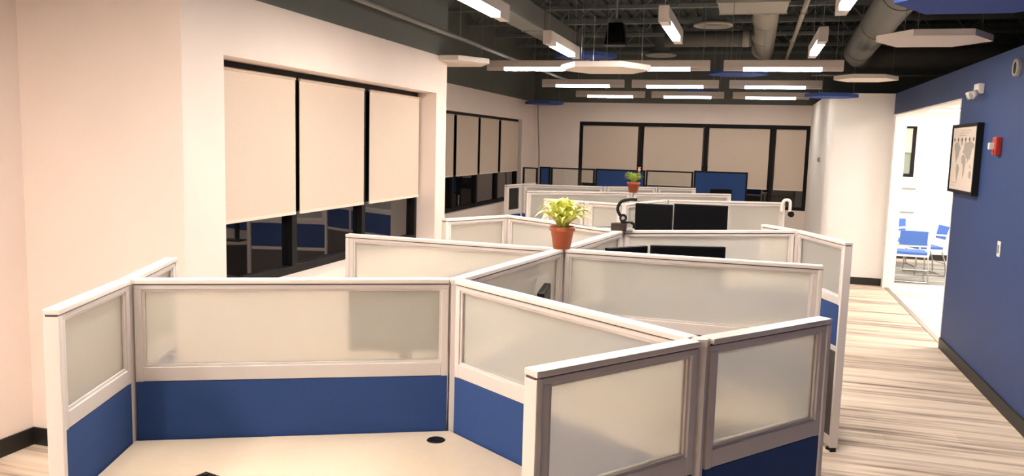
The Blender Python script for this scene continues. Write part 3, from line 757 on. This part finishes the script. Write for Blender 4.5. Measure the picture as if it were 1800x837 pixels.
for y in (-2.6, -0.6, 1.2):
    f = nb(); box(f, -0.14, 0.14, y, y+0.04, -0.008, 0.228, 0.004); obj('flange', f, 'duct_dark', t)
    f = nb(); cyl(f, (0, y, 0.22), (0, y, DECK-3.20-0.04), 0.004, n=6); obj('hanger', f, 'wire', t)
def ring(x, y, z, r, label):
    t = thing('ceiling_diffuser', label, 'air diffuser', (x, y, z))
    f = nb(); lathe(f, [(r*0.72, 0.05), (r*0.78, 0.01), (r*0.9, 0.0), (r, 0.012), (r, 0.03), (r*0.8, 0.06), (r*0.72, 0.05)], 32); obj('outer_ring', f, 'duct', t)
    f = nb(); lathe(f, [(0, 0.03), (r*0.35, 0.03), (r*0.62, 0.045), (r*0.62, 0.06), (0, 0.06)], 28); obj('inner_cone', f, 'duct_dark', t)
    f = nb(); cyl(f, (0, 0, 0.06), (0, 0, DECK-z-0.03), r*0.6, n=24); obj('drop_duct', f, 'deck', t)
ring(-0.57, 11.70, 3.60, 0.27, 'round grey air diffuser beside the middle duct')
ring(-1.64, 15.2, 3.58, 0.28, 'round grey air diffuser just above the nearest lamp row, farther back')
# pipes
t = thing('sprinkler_pipe', 'pale grey sprinkler pipe running back beside the middle duct', 'pipe', (0, 0, 0))
f = nb(); cyl(f, (0.52, 8.5, 3.62), (0.56, 16.45, 3.62), 0.030, n=14); obj('pipe_run', f, 'duct', t)
for y in (10.6, 13.4):
    f = nb(); cyl(f, (0.535, y, 3.62), (0.535, y+0.07, 3.62), 0.042, n=14); obj('pipe_coupling', f, 'duct', t)
    f = nb(); cyl(f, (0.535, y+0.035, 3.65), (0.535, y+0.035, DECK-0.03), 0.004, n=6); obj('hanger', f, 'wire', t)
t = thing('conduit_pipe', 'thin grey pipe along the dark upper wall above the near window', 'pipe', (0, 0, 0))
f = nb(); cyl(f, (-2.9, 3.0, 3.0), (-2.9, 14.5, 2.98), 0.022, n=12); obj('pipe_run', f, 'pipe', t)
for y in (5.0, 7.6):
    f = nb(); cyl(f, (-2.9, y, 3.0), (-3.052, y, 3.0), 0.008, n=8); obj('pipe_bracket', f, 'pipe', t)
for y in (8.0, 11.0, 14.0):
    f = nb(); cyl(f, (-2.9, y, 3.0), (-2.9, y, DECK-0.03), 0.004, n=6); obj('hanger', f, 'wire', t)
t = thing('conduit_pipe', 'thin pipe crossing the dark ceiling beyond the right duct elbow', 'pipe', (0, 0, 0))
f = nb(); cyl(f, (0.9, 14.3, 3.18), (3.6, 14.3, 3.18), 0.02, n=10); obj('pipe_run', f, 'pipe', t)
for x in (1.0, 3.4):
    f = nb(); cyl(f, (x, 14.3, 3.18), (x, 14.3, DECK-0.03), 0.004, n=6); obj('hanger', f, 'wire', t)
# speaker
t = thing('ceiling_speaker', 'black speaker hanging from the dark ceiling left of centre', 'speaker', (-1.63, 10.0, 3.15))
f = nb(); vs = box(f, -0.13, 0.13, -0.10, 0.10, 0.0, 0.27, 0.03)
for v in vs:
    k = 1.0 - 0.32*max(0.0, v.co.z/0.27)**1.5; v.co.x *= k; v.co.y *= k
obj('cabinet', f, 'screen', t)
f = nb(); cyl(f, (0, 0, 0.26), (0, 0, DECK-3.15-0.03), 0.012, n=10); obj('drop_pole', f, 'joist', t)
f = nb(); box(f, -0.09, 0.09, -0.102, -0.090, 0.02, 0.14, 0.004); obj('grille', f, 'screen', t)
# cable from blue hexagon to the left back corner
f = nb(); tube(f, curve([(-4.05, 15.70, 2.705), (-4.07, 15.95, 2.0), (-4.09, 16.1, 1.6), (-4.12, 16.2, 0.9), (-4.13, 16.2, 0.01)]), 0.014, 8)
tag(obj('power_cord', f, 'grey'), 'grey cord dropping from the far left blue hexagon panel to the floor', 'cord')

# ================================================================== BLUE WALL THINGS
xw = XR
t = thing('framed_map', 'black framed world map print on the blue wall beside the opening', 'picture', (xw, 8.55, 1.915))
f = nb()
box(f, -0.055, -0.001, -0.465, -0.435, -0.325, 0.325, 0.003); box(f, -0.055, -0.001, 0.435, 0.465, -0.325, 0.325, 0.003)
box(f, -0.055, -0.001, -0.435, 0.435, 0.295, 0.325, 0.003); box(f, -0.055, -0.001, -0.435, 0.435, -0.325, -0.295, 0.003); obj('frame', f, 'black', t)
f = nb(); box(f, -0.045, -0.010, -0.436, 0.436, -0.296, 0.296); pr = obj('print', f, 'paper', t)
def flat(f, pts, x=-0.0455):      # pts in map units: u to the right of the viewer (-Y), v up
    vs = [f.verts.new((x, -u, v)) for u, v in pts]; f.faces.new(vs)
f = nb()
conts = [
 [(-0.36, 0.13), (-0.30, 0.155), (-0.22, 0.16), (-0.16, 0.13), (-0.10, 0.10), (-0.14, 0.07), (-0.16, 0.03), (-0.20, 0.0), (-0.235, -0.02), (-0.215, -0.05), (-0.26, -0.03), (-0.29, 0.02), (-0.31, 0.07), (-0.35, 0.10)],
 [(-0.10, 0.17), (-0.05, 0.175), (-0.03, 0.15), (-0.07, 0.115), (-0.10, 0.14)],
 [(-0.215, -0.055), (-0.16, -0.05), (-0.10, -0.09), (-0.12, -0.14), (-0.155, -0.19), (-0.175, -0.245), (-0.19, -0.20), (-0.205, -0.14), (-0.225, -0.10)],
 [(-0.02, 0.06), (0.02, 0.10), (0.01, 0.13), (0.06, 0.16), (0.12, 0.15), (0.22, 0.165), (0.32, 0.15), (0.38, 0.13), (0.36, 0.09), (0.32, 0.10), (0.30, 0.05), (0.27, 0.02), (0.25, -0.02), (0.23, 0.0), (0.20, 0.0), (0.18, -0.05), (0.15, 0.01), (0.12, 0.0), (0.09, 0.03), (0.04, 0.045)],
 [(-0.03, 0.035), (0.03, 0.04), (0.09, 0.02), (0.13, -0.03), (0.105, -0.08), (0.09, -0.14), (0.06, -0.185), (0.04, -0.15), (0.035, -0.09), (0.01, -0.05), (-0.03, -0.04), (-0.05, 0.0)],
 [(0.26, -0.12), (0.31, -0.10), (0.35, -0.13), (0.34, -0.18), (0.29, -0.175), (0.26, -0.16)],
 [(0.25, -0.05), (0.30, -0.06), (0.33, -0.09), (0.28, -0.08)],
]
for c in conts: flat(f, c)
obj('map_continents', f, 'ink', pr)
f = nb()
for i in range(6):
    u = -0.36 + i*0.14
    vs = [f.verts.new((-0.0458, -(u+0.022*math.cos(a*PI/8)), 0.125+0.055+0.02*math.sin(a*PI/8))) for a in range(16)]; f.faces.new(vs)
    flat(f, [(u-0.045, 0.177), (u-0.028, 0.177), (u-0.028, 0.183), (u-0.045, 0.183)], -0.0458)
obj('clock_dots', f, 'ink_dark', pr)
f = nb()
for i in range(3):
    for k in range(6 + i):
        u = -0.20 + k*0.05 + i*0.02; flat(f, [(u, 0.215+i*0.022), (u+0.036, 0.215+i*0.022), (u+0.036, 0.223+i*0.022), (u, 0.223+i*0.022)])
for k in range(4):
    u = -0.37 + k*0.045; flat(f, [(u, -0.235), (u+0.03, -0.235), (u+0.03, -0.228), (u, -0.228)]); flat(f, [(u, -0.262), (u+0.034, -0.262), (u+0.034, -0.255), (u, -0.255)])
obj('text_marks', f, 'ink', pr)

t = thing('fire_alarm', 'red fire alarm strobe on the blue wall right of the map', 'fire alarm', (xw, 7.57, 2.03))
f = nb(); box(f, -0.045, -0.001, -0.06, 0.06, -0.075, 0.075, 0.014); body = obj('alarm_body', f, 'red', t)
f = nb(); box(f, -0.085, -0.044, -0.022, 0.022, -0.028, 0.028, 0.010); obj('strobe_lens', f, 'plastic_white', body, 'clear white strobe lens')
f = nb(); cyl(f, (-0.049, 0, -0.05), (-0.044, 0, -0.05), 0.018, n=16); obj('horn_grille', f, 'red', body)

t = thing('light_switch', 'white light switch plate on the blue wall at right', 'light switch', (xw, 7.31, 1.21))
f = nb(); box(f, -0.008, -0.001, -0.038, 0.038, -0.062, 0.062, 0.003); plate = obj('plate', f, 'plastic_white', t)
f = nb(); box(f, -0.015, -0.007, -0.017, 0.017, -0.034, 0.034, 0.003); obj('rocker', f, 'grey', t)
for z in (-0.05, 0.05):
    f = nb(); cyl(f, (-0.0095, 0, z), (-0.0075, 0, z), 0.004, n=10); obj('screw', f, 'silver', plate)

t = thing('emergency_light', 'white twin-head emergency light high on the blue wall above the map', 'emergency light', (xw, 8.28, 2.53))
f = nb(); box(f, -0.05, -0.001, -0.085, 0.085, -0.03, 0.06, 0.012); obj('battery_box', f, 'plastic_white', t)
for s in (-1, 1):
    f = nb(); cyl(f, (-0.045, s*0.055, -0.02), (-0.10, s*0.07, -0.05), 0.026, 0.038, n=18); head = obj('lamp_head', f, 'plastic_white', t)
    f = nb(); cyl(f, (-0.10, s*0.07, -0.05), (-0.104, s*0.0705, -0.0515), 0.033, n=18); obj('lamp_lens', f, 'silver', head)

t = thing('wall_speaker', 'round black speaker with pale ring at the right photo edge', 'speaker', (xw, 7.25, 2.635))
f = nb()
for v in (1,):
    n = 30; prof = [(0.046, -0.03), (0.052, -0.036), (0.066, -0.034), (0.072, -0.02), (0.072, -0.001)]
    rings = [[f.verts.new((x, r*math.cos(2*PI*k/n), r*math.sin(2*PI*k/n))) for k in range(n)] for r, x in prof]
    for i in range(len(rings)-1):
        for k in range(n): q = f.faces.new((rings[i][k], rings[i][(k+1) % n], rings[i+1][(k+1) % n], rings[i+1][k])); q.smooth = True
obj('trim_ring', f, 'grey', t)
f = nb(); cyl(f, (-0.026, 0, 0), (-0.020, 0, 0), 0.047, n=26); cyl(f, (-0.03, 0, 0), (-0.025, 0, 0), 0.018, n=18); obj('grille', f, 'plastic_black', t)

t = thing('thermostat', 'small grey thermostat on the side of the white column', 'thermostat', (1.09, 13.95, 1.82))
f = nb(); box(f, -0.035, -0.001, -0.06, 0.06, -0.04, 0.03, 0.006); hs = obj('housing', f, 'grey', t)
f = nb(); box(f, -0.037, -0.034, -0.03, 0.03, -0.02, 0.015); obj('display', f, 'plastic_black', hs)

# ================================================================== SIDE ROOM
for x, y in ((3.0, 9.6), (3.0, 12.4), (3.0, 15.0), (4.8, 11.0), (4.8, 14.0)):
    t = thing('ceiling_light', 'square white ceiling light of the bright side room', 'ceiling light', (x, y, 2.66), 0, 'side room ceiling lights')
    f = nb(); box(f, -0.31, 0.31, -0.31, 0.31, 0.008, 0.04, 0.004); obj('frame', f, 'plastic_white', t)
    f = nb(); box(f, -0.29, 0.29, -0.29, 0.29, 0.0, 0.009); obj('diffuser', f, 'room2_glow', t)
f = nb(); box(f, 2.55, 2.98, YBACK-0.03, YBACK-0.001, 1.295, 1.325, 0.004); tag(obj('wall_rail', f, 'grey'), 'upper grey rail on the bright side room wall under the narrow window', 'rail')
f = nb(); box(f, 2.55, 2.98, YBACK-0.03, YBACK-0.001, 0.86, 0.885, 0.004); tag(obj('wall_rail', f, 'grey'), 'lower grey rail on the bright side room wall above the chairs', 'rail')
f = nb(); box(f, 2.2, 5.0, 13.35, 16.0, 0.0, 0.006); tag(obj('area_rug', f, 'rug'), 'grey rug under the chairs in the bright side room', 'rug')

def side_chair(loc, rz, label):
    t = thing('side_chair', label, 'chair', loc, rz)      # faces local -Y
    f = nb(); box(f, -0.22, 0.22, -0.24, 0.20, 0.425, 0.465, 0.018); cs = obj('seat', f, 'chair_blue', t)
    f = nb(); box(f, -0.235, 0.235, -0.255, 0.215, 0.395, 0.425, 0.012); obj('seat_shell', f, 'chair_white', cs)
    f = nb(); box(f, -0.19, 0.19, 0.235, 0.255, 0.58, 0.80, 0.008, rx=math.radians(-10), about=(0, 0.24, 0.58)); obj('backrest', f, 'chair_blue', t)
    f = nb()
    tube(f, curve([(-0.225, 0.20, 0.42), (-0.225, 0.225, 0.56), (-0.225, 0.255, 0.70), (-0.222, 0.285, 0.825), (0.0, 0.292, 0.845), (0.222, 0.285, 0.825), (0.225, 0.255, 0.70), (0.225, 0.225, 0.56), (0.225, 0.20, 0.42)], 6), 0.016, 10)
    tube(f, [(-0.225, 0.226, 0.565), (0, 0.236, 0.565), (0.225, 0.226, 0.565)], 0.014, 8); obj('back_frame', f, 'chair_white', t)
    for s in (-1, 1):
        f = nb(); tube(f, curve([(s*0.225, -0.20, 0.41), (s*0.232, -0.225, 0.20), (s*0.235, -0.23, 0.035), (s*0.235, -0.20, 0.013), (s*0.235, 0.0, 0.013), (s*0.235, 0.22, 0.013), (s*0.235, 0.25, 0.035), (s*0.232, 0.235, 0.20), (s*0.225, 0.17, 0.41)], 6), 0.0115, 8); obj('sled_leg', f, 'chrome', t)
    f = nb(); cyl(f, (-0.235, 0.23, 0.20), (0.235, 0.23, 0.20), 0.009, n=8); cyl(f, (-0.235, 0.22, 0.013), (0.235, 0.22, 0.013), 0.009, n=8); obj('stretcher', f, 'chrome', t)
    for s in (-1, 1):
        f = nb(); tube(f, curve([(s*0.245, -0.18, 0.42), (s*0.265, -0.19, 0.55), (s*0.27, -0.16, 0.655), (s*0.268, 0.0, 0.665), (s*0.25, 0.22, 0.655)], 5), 0.014, 8); obj('armrest', f, 'chair_white', t)
    return t
c0 = side_chair((2.465, 13.62, 0.006), math.radians(176), 'white framed blue chair nearest the opening, back toward the viewer')
dup(c0, (2.84, 14.55, 0.006), math.radians(-78), 'white framed blue chair turned sideways behind the near one, at the right jamb')
dup(c0, (2.60, 15.5, 0.006), math.radians(10), 'farthest blue chair, only its back top showing behind the near one')
